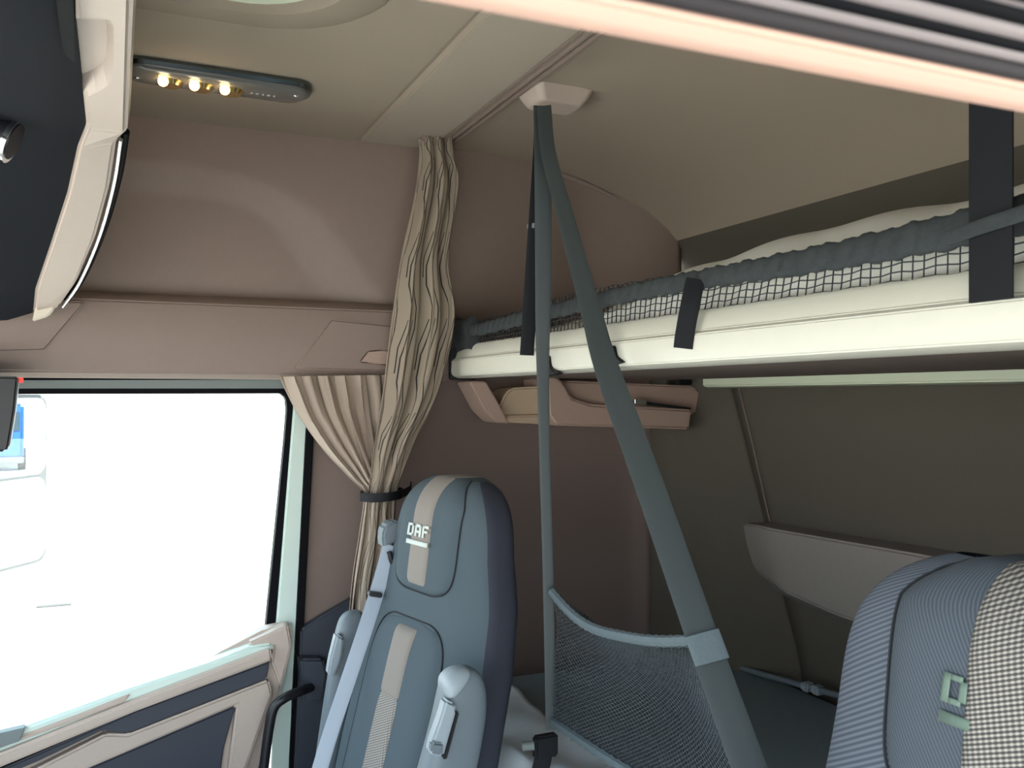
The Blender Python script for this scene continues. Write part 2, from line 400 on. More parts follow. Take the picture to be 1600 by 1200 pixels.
# near side: door header seen from below, with its rubber seals
nh = struct(prism('wall_near', [V(-1.0, .24, .12), V(-1.0, .15, .12), V(-1.0, .13, .20), V(-1.0, .18, .72), V(-1.0, .24, .72)], (2.75, 0, 0), 'navy_plastic', None, .004))
struct(prism('trim_5', [V(-1.0, .2075, .1055), V(-1.0, .211, .1035), V(-1.0, .2195, .1028), V(-1.0, .229, .107), V(-1.0, .233, .125), V(-1.0, .2075, .125)], (2.75, 0, 0), 'pink_trim', None, .0015))
sl = struct(tube('trim_6', [V(-1, .2035, .1095), V(1.75, .2035, .1095)], .0036, 'rubber_mid'))
for yy, rr, mm in ((.1972, .0034, 'rubber_highlight'), (.1905, .0038, 'black_rubber'), (.1835, .004, 'rubber_highlight'), (.176, .004, 'black_rubber'), (.170, .0028, 'rubber_highlight'), (.162, .006, 'black_rubber'), (.150, .007, 'black_rubber')):  # grey ribs paint in the highlights on the black rubber
    tube('seal_lip', [V(-1, yy, .112), V(1.75, yy, .112)], rr, mm, sl)
struct(box('wall_near_rear', (1.20, .19, 1.45 - .70), (1.0, .05, 1.5), 'taupe_fabric')).name = 'wall_entry'
# low front bulkhead under the windscreen
struct(prism('wall_front_upper', [V(-.98, .2, .30), V(-.90, .2, .30), V(-.86, .2, .70), V(-.98, .2, .70)], (0, 2.25, 0), 'navy_plastic', None, .01)).name = 'wall_top'
struct(box('wall_front', (-.93, 1.3, .45), (.10, 2.3, .90), 'navy_plastic', None, .02, 3))

# ================================================================== ROOF THINGS
hatch = empty('roof_hatch', V(.2, 1.1, .69), 'pale roof hatch panel in rounded recess at the top edge of the ceiling', 'roof hatch')
def rrect(cx, cy, hx, hy, r, z, n=8):
    out = []
    for k, (sx, sy) in enumerate(((1, 1), (-1, 1), (-1, -1), (1, -1))):
        for i in range(n + 1):
            a = PI / 2 * (k + i / n); out.append(V(cx + sx * (hx - r) + r * math.cos(a), cy + sy * (hy - r) + r * math.sin(a), z))
    return out
def loft(name, rings, m, parent=None, smooth=40, cap0=True, cap1=True):
    b = bmesh.new(); R = [[b.verts.new(p) for p in r] for r in rings]; n = len(R[0])
    for i in range(len(R) - 1):
        for k in range(n): b.faces.new((R[i][k], R[i][(k + 1) % n], R[i + 1][(k + 1) % n], R[i + 1][k]))
    if cap0: b.faces.new(R[0])
    if cap1: b.faces.new(list(reversed(R[-1])))
    return bm_obj(name, b, m, parent, smooth)
loft('surround', [rrect(.11, 1.105, .33, .60, .22, .694), rrect(.11, 1.105, .31, .58, .21, .678), rrect(.11, 1.105, .24, .50, .16, .668), rrect(.11, 1.105, .225, .485, .15, .685)], 'headliner', hatch, 50, False, True)
loft('hatch_panel', [rrect(.11, 1.105, .215, .475, .14, .684), rrect(.11, 1.105, .21, .47, .14, .672)], 'skylight_panel', hatch)

lamp = empty('ceiling_lamp', V(.21, 2.0, .69), 'long smoked ceiling lamp with three lit warm bulbs', 'lamp')
def lp_pt(s, t, z):
    A = onZ(207, 104, CZ + .685); B = onZ(468, 142, CZ + .685)
    d = (B - A); n = Vector((-d.y, d.x, 0)).normalized()
    return A + d * s + n * t + Vector((0, 0, z))
def lampring(s0, s1, w, z):
    out = []
    ns = 10
    for i in range(ns + 1): a = PI * i / ns; out.append(lp_pt(s1, 0, z) + (lp_pt(1, 0, 0) - lp_pt(0, 0, 0)).normalized() * (w * .7 * math.sin(a)) + (lp_pt(0, 1, 0) - lp_pt(0, 0, 0)) * (-w * math.cos(a)))
    for i in range(ns + 1): a = PI * i / ns; out.append(lp_pt(s0, 0, z) - (lp_pt(1, 0, 0) - lp_pt(0, 0, 0)).normalized() * (w * .7 * math.sin(a)) + (lp_pt(0, 1, 0) - lp_pt(0, 0, 0)) * (w * math.cos(a)))
    return out
loft('housing', [lampring(.05, .95, .062, .008), lampring(.05, .95, .063, -.003), lampring(.05, .95, .058, -.009)], 'dark_chrome', lamp)
loft('lens', [lampring(.06, .94, .054, -.008), lampring(.06, .94, .051, -.014), lampring(.07, .93, .042, -.018)], 'smoke_lens', lamp)
for s in (.17, .35, .53):
    rf = bmesh.new()
    bmesh.ops.create_cone(rf, cap_ends=True, segments=20, radius1=.020, radius2=.031, depth=.014, matrix=Matrix.Translation(lp_pt(s + .045, .010, -.020)))
    rfo = bm_obj('reflector', rf, 'gold', lamp, 30)
    bb = bmesh.new(); bmesh.ops.create_uvsphere(bb, u_segments=16, v_segments=10, radius=.0105, matrix=Matrix.Translation(lp_pt(s, -.010, -.025)))
    bm_obj('bulb', bb, 'lamp_bulb', lamp, 60)
for k, s in enumerate((.70, .735, .77, .805, .84)):
    p, v = box_pts(lp_pt(s, .004, -.019), (.006 if k % 2 else .004, .005, .002)); prism('symbol', p, v, 'lamp_symbol', lamp)
for s in (.03, .97):
    bb = bmesh.new(); bmesh.ops.create_uvsphere(bb, u_segments=12, v_segments=8, radius=.011, matrix=Matrix.Translation(lp_pt(s, .012 if s < .5 else -.015, -.010)))
    bm_obj('end_clip', bb, 'chrome', lamp, 60)

br = onZ(868, 168, CZ + .668)
brk = loft('strap_bracket', [[br + Vector((sx * a, sy * b, z)) for sx, sy in ((-.85, -1), (.85, -1), (1, -.7), (1, .7), (.85, 1), (-.85, 1), (-1, .7), (-1, -.7))] for a, b, z in ((.075, .062, .04), (.074, .060, .028), (.060, .047, .006), (.052, .040, -.002))], 'beige_plastic', None, 30)
bv = brk.modifiers.new('b', 'BEVEL'); bv.width = .005; bv.segments = 3
tag(brk, 'beige plastic bracket on the ceiling holding the black net straps', 'bracket')

# ================================================================== UPPER BUNK
XB = .83
bunk = empty('upper_bunk', V(1.2, 1.3, .05), 'upper bunk bed with cream front rail across the back of the cab', 'bunk bed')
yb0, yb1 = .42, 2.27
prism('front_rail', [V(XB + .015, yb0, .050), V(XB, yb0, .056), V(XB - .004, yb0, .066), V(XB - .002, yb0, .098), V(XB + .008, yb0, .104), V(XB + .016, yb0, .130), V(XB + .03, yb0, .141), V(XB + .06, yb0, .141), V(XB + .06, yb0, .050)], (0, yb1 - yb0, 0), 'cream_rail', bunk, .002, 2)
box('base_panel', (1.23, (yb0 + yb1) / 2, CZ + .070), (.70, yb1 - yb0 - .01, .036), 'taupe_fabric', bunk, .004)
prism('rear_rail', [V(1.57, yb0, .030), V(1.60, yb0, .024), V(1.615, yb0, .030), V(1.615, yb0, .075), V(1.57, yb0, .075)], (0, 2.17 - yb0, 0), 'skylight_panel', bunk, .004, 3)
prism('end_cap', [V(XB - .006, yb1 - .004, .045), V(XB - .006, yb1 - .004, .13), V(XB + .03, yb1 - .004, .148), V(XB + .07, yb1 - .004, .148), V(XB + .07, yb1 - .004, .045)], (0, .02, 0), 'black_plastic', bunk, .004)
slabY_hooks = [slabX('strap_hook', px, XB - .008, .02, 'black_plastic', bunk, .002) for px in ([(840, 556), (857, 556), (860, 574), (868, 584), (846, 588), (840, 572)], [(928, 540), (958, 540), (962, 556), (974, 566), (952, 572), (936, 556)])]
# mattress
def mtop(a, b):
    # a < .08 and a > .92 are the sides, b ends likewise
    ca = max(0, min(1, (a - .08) / .84)); cb = max(0, min(1, (b - .03) / .94))
    x = XB + .066 + ca * .60; y = .45 + cb * 1.76
    edge = min(ca, 1 - ca) * .60
    h = .105 + .075 * (1 - math.exp(-edge * 14))
    h -= .075 * sstep(1.35, 1.85, y) + .012 * sstep(.9, 1.3, y) - .008
    h += .006 * math.sin(y * 9 + x * 4) + .003 * math.sin(y * 27 - x * 11)
    if a < .04 or a > .96 or b < .015 or b > .985: h = .003
    return V(x, y, .088 + h)
mt = grid('mattress', mtop, 50, 80, 'white_mattress', thick=.003)
tag(mt, 'white wrapped mattress lying on the upper bunk behind the black mesh', 'mattress')

guard = empty('bunk_guard_net', V(XB, 1.3, .141), 'black square mesh guard with ruffled band along the upper bunk front', 'net')
gy0, gy1 = .43, 2.31
def gz_top(y): return .205 + .006 * math.sin(y * 5)
b = bmesh.new(); ny = 116; nz = 6; rows = []
for j in range(nz + 1):
    row = []
    for i in range(ny + 1):
        y = gy0 + (gy1 - gy0) * i / ny; t = j / nz
        zz = .138 + t * (gz_top(y) - .138) + .0015 * math.sin(i * 1.7 + j)
        row.append(b.verts.new(V(XB + .026 + .006 * math.sin(y * 7) * t + .008 * t, y, zz)))
    rows.append(row)
for j in range(nz):
    for i in range(ny): b.faces.new((rows[j][i], rows[j][i + 1], rows[j + 1][i + 1], rows[j + 1][i]))
gm_ = bm_obj('mesh', b, 'net_cord', guard, 60)
w = gm_.modifiers.new('w', 'WIREFRAME'); w.thickness = .0026; w.use_replace = True; w.use_even_offset = False
def band(a, b_):
    y = gy0 + (gy1 - gy0) * b_; th = 2 * PI * a
    ruf = .0012 * math.sin(y * 190 + 2 * math.sin(th)) + .0010 * math.sin(y * 83 + th) + .0006 * math.sin(y * 410 + 3 * th)
    zc = .183 + .003 * math.sin(y * 6) - .016 * sstep(1.7, 2.3, y) + .004 * sstep(1., .5, y)
    hh = .016 + .006 * sstep(1.2, .5, y)
    return V(XB + .014 + (.007 + ruf) * math.cos(th), y, zc + (hh + ruf) * math.sin(th))
grid('band', band, 14, 400, 'guard_band', guard, closed_u=True, caps=True, smooth=80)
tp = onX(1082, 470, XB - .004)
ribbon('pull_tab', [V(XB + .002, tp.y, .185), V(XB - .008, tp.y, .145), V(XB - .014, tp.y + .006, .10), V(XB - .015, tp.y + .010, .076)], .030, (.8, -.6, 0), 'black_webbing', guard, .0025)
# dark gathered end beside the curtain
def gend(a, b_):
    y = 2.16 + .14 * b_; th = 2 * PI * a; r = .012 * math.sin(th * 5 + b_ * 6) * .3
    return V(XB + .02 + (.018 + r) * math.cos(th), y, .165 + .03 * b_ * 0 + (.045 + r) * math.sin(th))
grid('gathered_end', gend, 28, 12, 'guard_band', guard, closed_u=True, caps=True)

# suspension straps
s1 = ribbon('suspension_strap', [onX(1548, 120, XB - .01), onX(1548, 300, XB - .010), onX(1548, 470, XB - .012)], .050, (0, 1, 0), 'black_webbing')
p_top = onX(1548, 120, XB - .01)
s1b = ribbon('upper_run', [Vector((XB - .01, p_top.y, CZ + .685)), p_top], .050, (0, 1, 0), 'black_webbing', s1)
tag(s1, 'wide black strap hanging straight down to the cream rail at far right', 'strap', None)
zl = onX(1548, 352, XB - .012)
ribbon('keeper_loop', [zl + Vector((-.004, .05, -.006)), zl + Vector((-.006, 0, 0)), zl + Vector((-.004, -.05, .006))], .016, (0, 0, 1), 'guard_band', s1)
s2 = ribbon('suspension_strap', [onX(846, 168, .826), onX(844, 240, .81), onX(838, 330, .80), onX(830, 450, .805), onX(823, 555, .812)], .030, (1, -.35, 0), 'black_webbing')
tag(s2, 'short narrow black strap ending at the cream rail, left of the net straps', 'strap', None)
ribbon('slide', [onX(836, 352, .795), onX(825, 354, .795)], .010, (0, 0, 1), 'grey_seal', s2, .003, 2)

# ---------- safety net with its two long straps
net = empty('safety_net', V(.80, 1.4, -.7), 'black hanging safety net with two long straps running down from the ceiling bracket', 'net')
XS = .795
st1 = [onX(846, 166, .82), onX(848, 260, XS), onX(849, 420, XS), onX(848, 560, XS), onX(852, 740, XS), onX(857, 920, XS), onX(861, 1140, XS)]
ribbon('strap', st1, lambda f: .034 - .012 * sstep(.3, .65, f), lambda f: Vector((1, -.35, 0)), 'grey_webbing', net)
st2 = [onX(850, 166, .815), onX(857, 240, XS), onX(884, 340, XS), onX(922, 480, XS), onX(948, 575, XS - .005), onX(1010, 745, XS), onX(1095, 990, XS), onX(1140, 1115, XS), onX(1180, 1225, XS), onX(1255, 1420, XS)]
ribbon('strap', st2, lambda f: .030 + .018 * sstep(.1, .6, f), lambda f: Vector((.85, -.5, 0)), 'grey_webbing', net)
TLc = onX(863, 925, XS); TRc = onX(1092, 1000, XS); BLc = onX(865, 1128, XS); BRc = onX(1215, 1330, XS)
midt = onX(962, 992, XS)
def hem(a):
    if a < .5: p = TLc.lerp(midt, a * 2)
    else: p = midt.lerp(TRc, a * 2 - 1)
    return p + Vector((0, 0, -.018 * math.sin(PI * min(a * 2, 1)) if a < .5 else -.006 * math.sin(PI * (a * 2 - 1))))
hempts = [hem(k / 24) for k in range(25)]
def netp(a, b_):
    t = hem(a); q = BLc.lerp(BRc, a)
    p = t.lerp(q, b_)
    sag = .06 * math.sin(PI * a) * math.sin(PI * min(1, b_ * .9 + .1))
    fold = .012 * math.sin(a * 9 + b_ * 5) * (1 - b_)
    return p + Vector((sag + fold, 0, -.01 * math.sin(PI * a) * b_))
b = bmesh.new(); na, nb = 46, 32; G = {}
def gv(i, j):
    if (i, j) not in G: G[(i, j)] = b.verts.new(netp(i / (na * 2), j / (nb * 2)))
    return G[(i, j)]
for jj in range(0, nb * 2 - 1, 1):
    for ii in range(0, na * 2 - 1, 2):
        i0 = ii + (jj % 2)
        if i0 + 2 <= na * 2 and jj + 2 <= nb * 2:
            b.faces.new((gv(i0 + 1, jj), gv(i0 + 2, jj + 1), gv(i0 + 1, jj + 2), gv(i0, jj + 1)))
nm = bm_obj('mesh', b, 'soft_cord', net, 60)
w = nm.modifiers.new('w', 'WIREFRAME'); w.thickness = .0024; w.use_replace = True; w.use_even_offset = False
def hemtube(fn, r, name, m):
    pts = [fn(k / 60) for k in range(61)]
    tube(name, pts, lambda f: r + .0012 * math.sin(f * 150), m, net, 8)
hemtube(hem, .0095, 'top_hem', 'net_hem')
hemtube(lambda a: netp(a, 1.0) , .009, 'bottom_hem', 'net_hem')
jt = (onX(1140, 1115, XS) - onX(1095, 990, XS)).normalized(); jp = onX(1105, 1012, XS) + (EYE - onX(1105, 1012, XS)).normalized() * .005
ribbon('joint_patch', [jp - jt * .022, jp + jt * .022], .051, (.85, -.5, 0), 'net_hem', net, .003)
bk = onX(852, 1165, XS - .005)
box('buckle', bk, (.05, .02, .045), 'black_plastic', net, .004)
ribbon('strap_tail', [bk + Vector((0, -.0, .0)), bk + Vector((-.016, -.006, -.05)), bk + Vector((-.058, -.01, -.16))], .034, (1, -.35, 0), 'black_webbing', net)
tube('buckle_spring', [bk + Vector((-.024, .0, .004)), bk + Vector((-.046, .01, .002))], .009, 'grey_seal', net)

# ---------- locker under the bunk on the far wall
lock = empty('wall_locker', V(1.2, 2.3, -.05), 'pinkish beige storage unit with latch on the wall below the upper bunk', 'storage unit')
slabY('arm', [(733, 596), (760, 596), (784, 638), (796, 662), (776, 660), (757, 641)], 2.24, .10, 'rose_beige', lock, .004, 3)
slabY('lid', [(800, 606), (868, 602), (868, 650), (776, 652), (779, 640), (790, 615)], 2.27, .11, 'tan_plastic', lock, .006, 3)
slabY('lid_lip', [(778, 650), (880, 648), (880, 664), (782, 660)], 2.25, .12, 'tan_plastic', lock, .005, 3)
slabY('body', [(855, 588), (868, 585), (882, 600), (894, 622), (925, 632), (1082, 640), (1078, 671), (870, 665), (858, 650)], 2.22, .165, 'rose_beige', lock, .007, 3)
slabY('back_shelf', [(868, 594), (1085, 603), (1094, 612), (1094, 640), (1085, 648), (880, 645)], 2.262, .12, 'rose_beige', lock, .006, 3)
slabY('slot', [(985, 625), (1080, 637), (1080, 640), (985, 630)], 2.216, .03, 'black_plastic', lock, .001)
slabY('latch', [(992, 623), (1011, 625), (1011, 633), (992, 631)], 2.205, .02, 'chrome', lock, .002)
# corner hook on the bunk underside
slabY('hinge_clip', [(1062, 592), (1082, 592), (1082, 601), (1062, 601)], 2.25, .02, 'black_plastic', lock, .002)

# ---------- tray moulded on the rear wall
tray = empty('rear_wall_tray', onX(1300, 900, 1.68), 'grey beige storage tray on the lower back wall, partly behind the near seat', 'tray')
tf = 1.60
A = [(1183, 820), (1205, 826), (1445, 868), (1560, 890), (1560, 1050), (1480, 1020), (1310, 962), (1225, 925), (1195, 895)]
b = bmesh.new()
fr_ = [b.verts.new(onX(u, v, tf)) for u, v in A]
bkp = [(1143, 815), (1205, 815), (1445, 852), (1560, 870), (1560, 1060), (1480, 1035), (1300, 968), (1205, 920), (1165, 880)]
bk_ = [b.verts.new(onX(u, v, 1.705)) for u, v in bkp]
b.faces.new(fr_)
for i in range(len(A)): b.faces.new((fr_[i], fr_[(i + 1) % 9], bk_[(i + 1) % 9], bk_[i]))
b.faces.new(list(reversed(bk_)))
bmesh.ops.recalc_face_normals(b, faces=b.faces[:]); bmesh.ops.bevel(b, geom=b.edges[:], offset=.006, segments=3, affect='EDGES', clamp_overlap=True)
bm_obj('bin', b, 'grey_beige', tray, 30)

# ================================================================== CURTAINS
def bundle(name, st, m, nf, thick, parent=None, ph=0., uvk=1.0, cross=1.0):
    """gathered curtain: st = [(u,v_px left, u right, y, depth)] -> folded cloth"""
    rows = [(onY(ul, vv, y), onY(ur, vv2, y), dep) for ul, vv, ur, vv2, y, dep in st]
    n = len(rows) - 1
    def cr(vals, k):
        i = min(int(k), n - 1); t = k - i
        P = [vals[max(i - 1, 0)], vals[i], vals[i + 1], vals[min(i + 2, n)]]
        return .5 * ((2 * P[1]) + (P[2] - P[0]) * t + (2 * P[0] - 5 * P[1] + 4 * P[2] - P[3]) * t * t + (3 * P[1] - P[0] - 3 * P[2] + P[3]) * t ** 3)
    Ls = [r[0] for r in rows]; Rs = [r[1] for r in rows]; Ds = [r[2] for r in rows]
    def fn(a, h):
        k = h * n; L = cr(Ls, k); R = cr(Rs, k); D = cr(Ds, k)
        s = a + .018 * math.sin(a * nf * 2 * PI * 2 + h * 3)
        aa = a * nf * 2 * PI + ph + .7 * math.sin(h * 5 + a * 4)
        wv = math.sin(aa) + .35 * math.sin(aa * 2.3 + h * 4)
        p = L.lerp(R, max(0, min(1, s)))
        bow = -math.sin(PI * a) * D * .9
        return p + Vector((0, D * .55 * wv + bow, 0))
    return grid(name, fn, nf * 14, 70, m, parent, thick, uvf=lambda a, h: (a * uvk, h * .9), smooth=80)
cur = empty('cab_curtain', V(.7, 2.25, .69), 'tall grey curtain with dark zigzag lines hanging from the ceiling track', 'curtain')
bundle('cloth', [(655, 216, 706, 210, 2.26, .016), (657, 240, 708, 245, 2.255, .020), (650, 300, 716, 290, 2.25, .026), (628, 400, 700, 400, 2.235, .030), (612, 500, 712, 495, 2.225, .034), (597, 620, 690, 600, 2.22, .034), (584, 700, 645, 700, 2.225, .028), (574, 772, 622, 768, 2.23, .016), (566, 840, 616, 838, 2.235, .022), (552, 930, 606, 930, 2.24, .024), (545, 1010, 600, 1010, 2.245, .024)], 'curtain_print', 3, .002, cur, .5, .62)
for u in (662, 686, 700):
    pts, vec = box_pts(onY(u, 213, 2.25), (.012, .010, .022)); prism('track_runner', pts, vec, 'taupe_trim', cur, .002)
cur2 = empty('window_curtain', V(.5, 2.28, .05), 'plain beige pleated curtain gathered under the header beside the far window', 'curtain')
bundle('cloth', [(437, 588, 612, 586, 2.285, .020), (447, 612, 612, 610, 2.285, .022), (466, 650, 612, 650, 2.28, .020), (502, 700, 610, 700, 2.27, .022), (545, 745, 606, 745, 2.26, .018), (568, 772, 602, 772, 2.255, .012), (562, 830, 598, 830, 2.26, .016), (551, 900, 596, 900, 2.265, .018), (543, 985, 590, 985, 2.27, .018)], 'curtain_lining', 7, .002, cur2, 0., 1.)
tie_pts = []
c0 = (onY(570, 774, 2.23) + onY(622, 771, 2.21)) / 2
for k in range(25):
    a = 2 * PI * k / 24
    tie_pts.append(c0 + Vector((.052 * math.cos(a), .062 * math.sin(a), .004 * math.cos(a))))
tie = ribbon('curtain_tie', tie_pts, .022, (0, 0, 1), 'black_webbing', None, .002, 2)
tag(tie, 'black strap tied around the gathered curtains beside the seat top', 'curtain tie')
ribbon('tie_end', [c0 + Vector((.045, -.03, .002)), c0 + Vector((.085, .03, .006)), c0 + Vector((.11, .10, .01))], .02, (0, 0, 1), 'black_webbing', tie)

# ================================================================== SEATS
def build_seat(root, M, p):
    top = p['top']
    k_ = p.get('wide', 0); W = [(.35, .235), (.70, .25), (.90, .25 + k_ * .3), (1.02, .238 + k_ * .7), (1.12, .215 + k_), (top, .196 + k_)]
    Dm = [(.35, .085), (.9, .075), (1.1, .066), (top, .060)]
    def cap(z): 
        t = max(0, (z - (top - .085)) / .085); return max(0, 1 - t ** 2.6) ** (1 / 2.6)
    def cx(z): return (z - .45) * math.tan(math.radians(p['rec'])) - .028 * sstep(1.0, top, z)
    def w_(z): t = max(0, (z - (top - .16)) / .16); return interp(W, z) * (max(0, 1 - (t * .93) ** 3.2)) ** (1 / 2.6)
    def fd(z): return interp(Dm, z) * cap(z)
    N = p.get('n', 2.7)
    def front(z, q, off=0.):
        q = max(-1, min(1, q))
        if z > top - 1e-4:                      # over the crown and down the back
            zb2 = 2 * top - z; d = (1 - abs(q) ** N) ** (1 / N)
            return M @ Vector((cx(top) + interp(Dm, zb2) * cap(zb2) * d + off * .5 * (1 - (1 - cap(zb2))), q * w_(min(zb2, top - 1e-4)), zb2 + off * .9 * (1 - cap(zb2))))
        d = (1 - abs(q) ** N) ** (1 / N)
        zz = z + off * .9 * (1 - cap(z))
        return M @ Vector((cx(z) - fd(z) * d - off * (.35 + .65 * d) * (.3 + .7 * cap(z)), q * w_(z) + off * .8 * q * (1 - d), zz))
    nz = 80; na = 112
    def sh(a, b_):
        z = .35 + (top - .0008 - .35) * (1 - (1 - b_) ** 1.6)
        th = 2 * PI * a; c, s = math.cos(th), math.sin(th)
        dd = math.copysign(abs(c) ** (2 / N), c); q = math.copysign(abs(s) ** (2 / N), s)
        return M @ Vector((cx(z) - dd * (fd(z) if dd > 0 else interp(Dm, z) * 1.0 * cap(z)), q * w_(z), z))
    t0 = math.asin(p.get('qc', .965) ** (N / 2))
    def half(lo, hi, uvm):
        def fn(a, b_):
            z = .35 + (top - .0008 - .35) * (1 - (1 - b_) ** 1.6)
            th = lo + (hi - lo) * a; c, sn = math.cos(th), math.sin(th)
            dd = math.copysign(abs(c) ** (2 / N), c); q = math.copysign(abs(sn) ** (2 / N), sn)
            return M @ Vector((cx(z) - dd * (fd(z) if dd > 0 else interp(Dm, z) * 1.0 * cap(z)), q * w_(z), z))
        return fn
    def fq(a): th = -t0 + 2 * t0 * a; sn = math.sin(th); return math.copysign(abs(sn) ** (2 / N), sn)
    back = grid('backrest', half(t0, 2 * PI - t0, 0), 90, nz, p['m_main'], root, smooth=70)
    grid('front_cover', half(-t0, t0, 0), 80, nz, p['m_bolster'], back, smooth=70, uvf=lambda a, b_: (fq(a) * .21, .35 + (top - .35) * (1 - (1 - b_) ** 1.6)))
    def patch(name, z0, z1, qa, qb, dl, m, mr=6., n=24, flat=False, over=False, edge=-.002):
        def fn(a, b_):
            z = z0 + (z1 - z0) * b_
            t = abs(2 * b_ - 1)
            if over and b_ > .5: t = 0.
            shp = 1. if flat else max(0, 1 - t ** mr) ** (1 / (mr * .55))
            q = (qa(z) + qb(z)) / 2 + (a - .5) * (qb(z) - qa(z)) * shp
            e = (1 - abs(2 * a - 1) ** 10) * (1 - t ** 12)
            return front(z, q, edge + (dl - edge) * e)
        return grid(name, fn, n, 40, m, back, smooth=80, uvf=lambda a, b_: ((a - .5) * (qb(z0) - qa(z0)) * .21, z0 + (z1 - z0) * b_))
    def seam(z0, z1, qa, qb, mr, over=True):
        pts = []
        for k in range(-40, 41):
            b_ = abs(k) / 40; b_ = .004 + .996 * b_ ** 1.8 if over else 1 - (.004 + .996 * b_ ** 1.8)
            z = z0 + (z1 - z0) * b_; t = abs(2 * b_ - 1)
            if over and b_ > .5: t = 0.
            if not over and b_ < .5: t = 0.
            shp = max(0, 1 - t ** mr) ** (1 / (mr * .55))
            q = (qa(z) + qb(z)) / 2 + (.5 if k > 0 else -.5) * (qb(z) - qa(z)) * shp * .985
            pts.append(front(z, q, .002))
        tube('seam', pts, .0016, 'seam_thread', back, 6)
    hw = lambda c, h: (lambda z: max(-.74, (c - h) / max(.02, w_(z))), lambda z: min(.74, (c + h) / max(.02, w_(z))))
    a, b2 = hw(0, p.get('pad', .122)); patch('head_pad', top - .235, top + .03, a, b2, .014, p['m_pad'], 6, 24, False, True); seam(top - .235, top - .001, a, b2, 6)
    a, b2 = hw(0, .150); patch('back_insert', .42, top - .285, a, b2, .014, p['m_pad'], 7); seam(.42, top - .285, a, b2, 7, False)
    a, b2 = hw(0, p['stripe']); patch('stripe', top - .228, top + .028, a, b2, .0185, p['m_stripe'], 6, 12, True, True)
    a, b2 = hw(0, p['stripe']); patch('stripe', top - .448, top - .30, a, b2, .0185, p['m_stripe'], 6, 12, True)
    a, b2 = hw(0, p['stripe']); patch('stripe', .44, top - .412, a, b2, .0195, p['m_stripe2'], 6, 12, True)
    # logo letters: strokes in (lateral, height); lateral runs to the reader's right = -y
    strokes = {'D': [((0, 0), (.3, 1)), ((.3, .8), (.8, 1)), ((.3, 0), (.8, .2)), ((.7, .15), (1, .85))],
               'A': [((0, 0), (.3, .9)), ((.7, 0), (1, .9)), ((.15, .75), (.85, 1)), ((.25, .3), (.75, .5))],
               'F': [((0, 0), (.3, 1)), ((.3, .78), (1, 1)), ((.3, .4), (.85, .6))]}
    lw, lh, gap = .026, .026, .005; x0 = p.get('x0', -.047); zb = top - .118
    bmL = bmesh.new()
    def quad(x0_, x1_, z0_, z1_):
        n = 3; vs = [[bmL.verts.new(front(z0_ + (z1_ - z0_) * j / n, -(x0_ + (x1_ - x0_) * i / n) / w_(zb), p.get('logo_off', .0205))) for i in range(n + 1)] for j in range(n + 1)]
        for j in range(n):
            for i in range(n): bmL.faces.new((vs[j][i], vs[j][i + 1], vs[j + 1][i + 1], vs[j + 1][i]))
    for k, ch in enumerate('DAF'):
        for (ax, az), (bx, bz) in strokes[ch]:
            quad(x0 + k * (lw + gap) + ax * lw, x0 + k * (lw + gap) + bx * lw, zb + az * lh, zb + bz * lh)
    quad(x0, x0 + 3 * lw + 2 * gap, zb - .018, zb - .008)
    lo = bm_obj('logo', bmL, p['m_logo'], back, 60)
    so = lo.modifiers.new('t', 'SOLIDIFY'); so.thickness = .001
    # cushion and pedestal
    def T(x, y, z): return M @ Vector((x, y, z))
    bmc = bmesh.new(); bmesh.ops.create_cube(bmc, size=1, matrix=M @ Matrix.Translation((-.27, 0, .40)) @ Matrix.Diagonal((.52, .50, .16, 1)))
    bmesh.ops.bevel(bmc, geom=bmc.edges[:], offset=.05, segments=5, affect='EDGES'); bm_obj('cushion', bmc, 'seat_grey', root, 60)
    bmc = bmesh.new(); bmesh.ops.create_cube(bmc, size=1, matrix=M @ Matrix.Translation((-.2, 0, .165)) @ Matrix.Diagonal((.42, .40, .33, 1)))
    bmesh.ops.bevel(bmc, geom=bmc.edges[:], offset=.03, segments=3, affect='EDGES'); bm_obj('pedestal', bmc, 'black_plastic', root, 60)
    return back, front

def paddle(name, stn, y, dep, m, parent, off=0.):
    rings = []
    n = len(stn)
    for k, (ul, ur, v) in enumerate(stn):
        L = onY(ul, v, y); Rr = onY(ur, v, y); c = (L + Rr) / 2; hw2 = (Rr.x - L.x) / 2
        f = min(1., .45 + .3 * k) if k < n - 1 else 1.
        rg = []
        for i in range(20):
            a = 2 * PI * i / 20; co, si = math.cos(a), math.sin(a)
            rg.append(c + Vector((hw2 * math.copysign(abs(co) ** .6, co), dep * f * .5 * math.copysign(abs(si) ** .6, si) + dep * .5 + off, 0)))
        rings.append(rg)
    o = loft(name, rings, m, parent, 70)
    sb = o.modifiers.new('s', 'SUBSURF'); sb.levels = 1; sb.render_levels = 2
    return o
ps_loc = Vector((.515, 1.80, 0)); ps_rot = math.radians(12)
pas = empty('passenger_seat', ps_loc, 'dark grey high back seat in full view with brown centre stripe and logo', 'seat', ps_rot, None)
Mp = Matrix.Translation(ps_loc) @ Matrix.Rotation(ps_rot, 4, 'Z')
build_seat(pas, Mp, dict(top=1.272, rec=14, n=3.1, stripe=.045, m_main='seat_side', m_pad='seat_grey', m_bolster='seat_grey', m_stripe='stripe_plain', m_stripe2='seat_stripe', m_logo='logo_thread', wide=-.022))
ar = paddle('armrest', [(722, 740, 1049), (706, 756, 1056), (698, 766, 1076), (691, 769, 1110), (681, 765, 1150), (664, 754, 1210), (630, 728, 1330)], 1.50, .07, 'arm_grey', pas)
paddle('arm_pad', [(720, 736, 1049), (705, 746, 1057), (699, 738, 1070), (700, 724, 1084), (702, 712, 1096)], 1.494, .07, 'arm_light', ar)
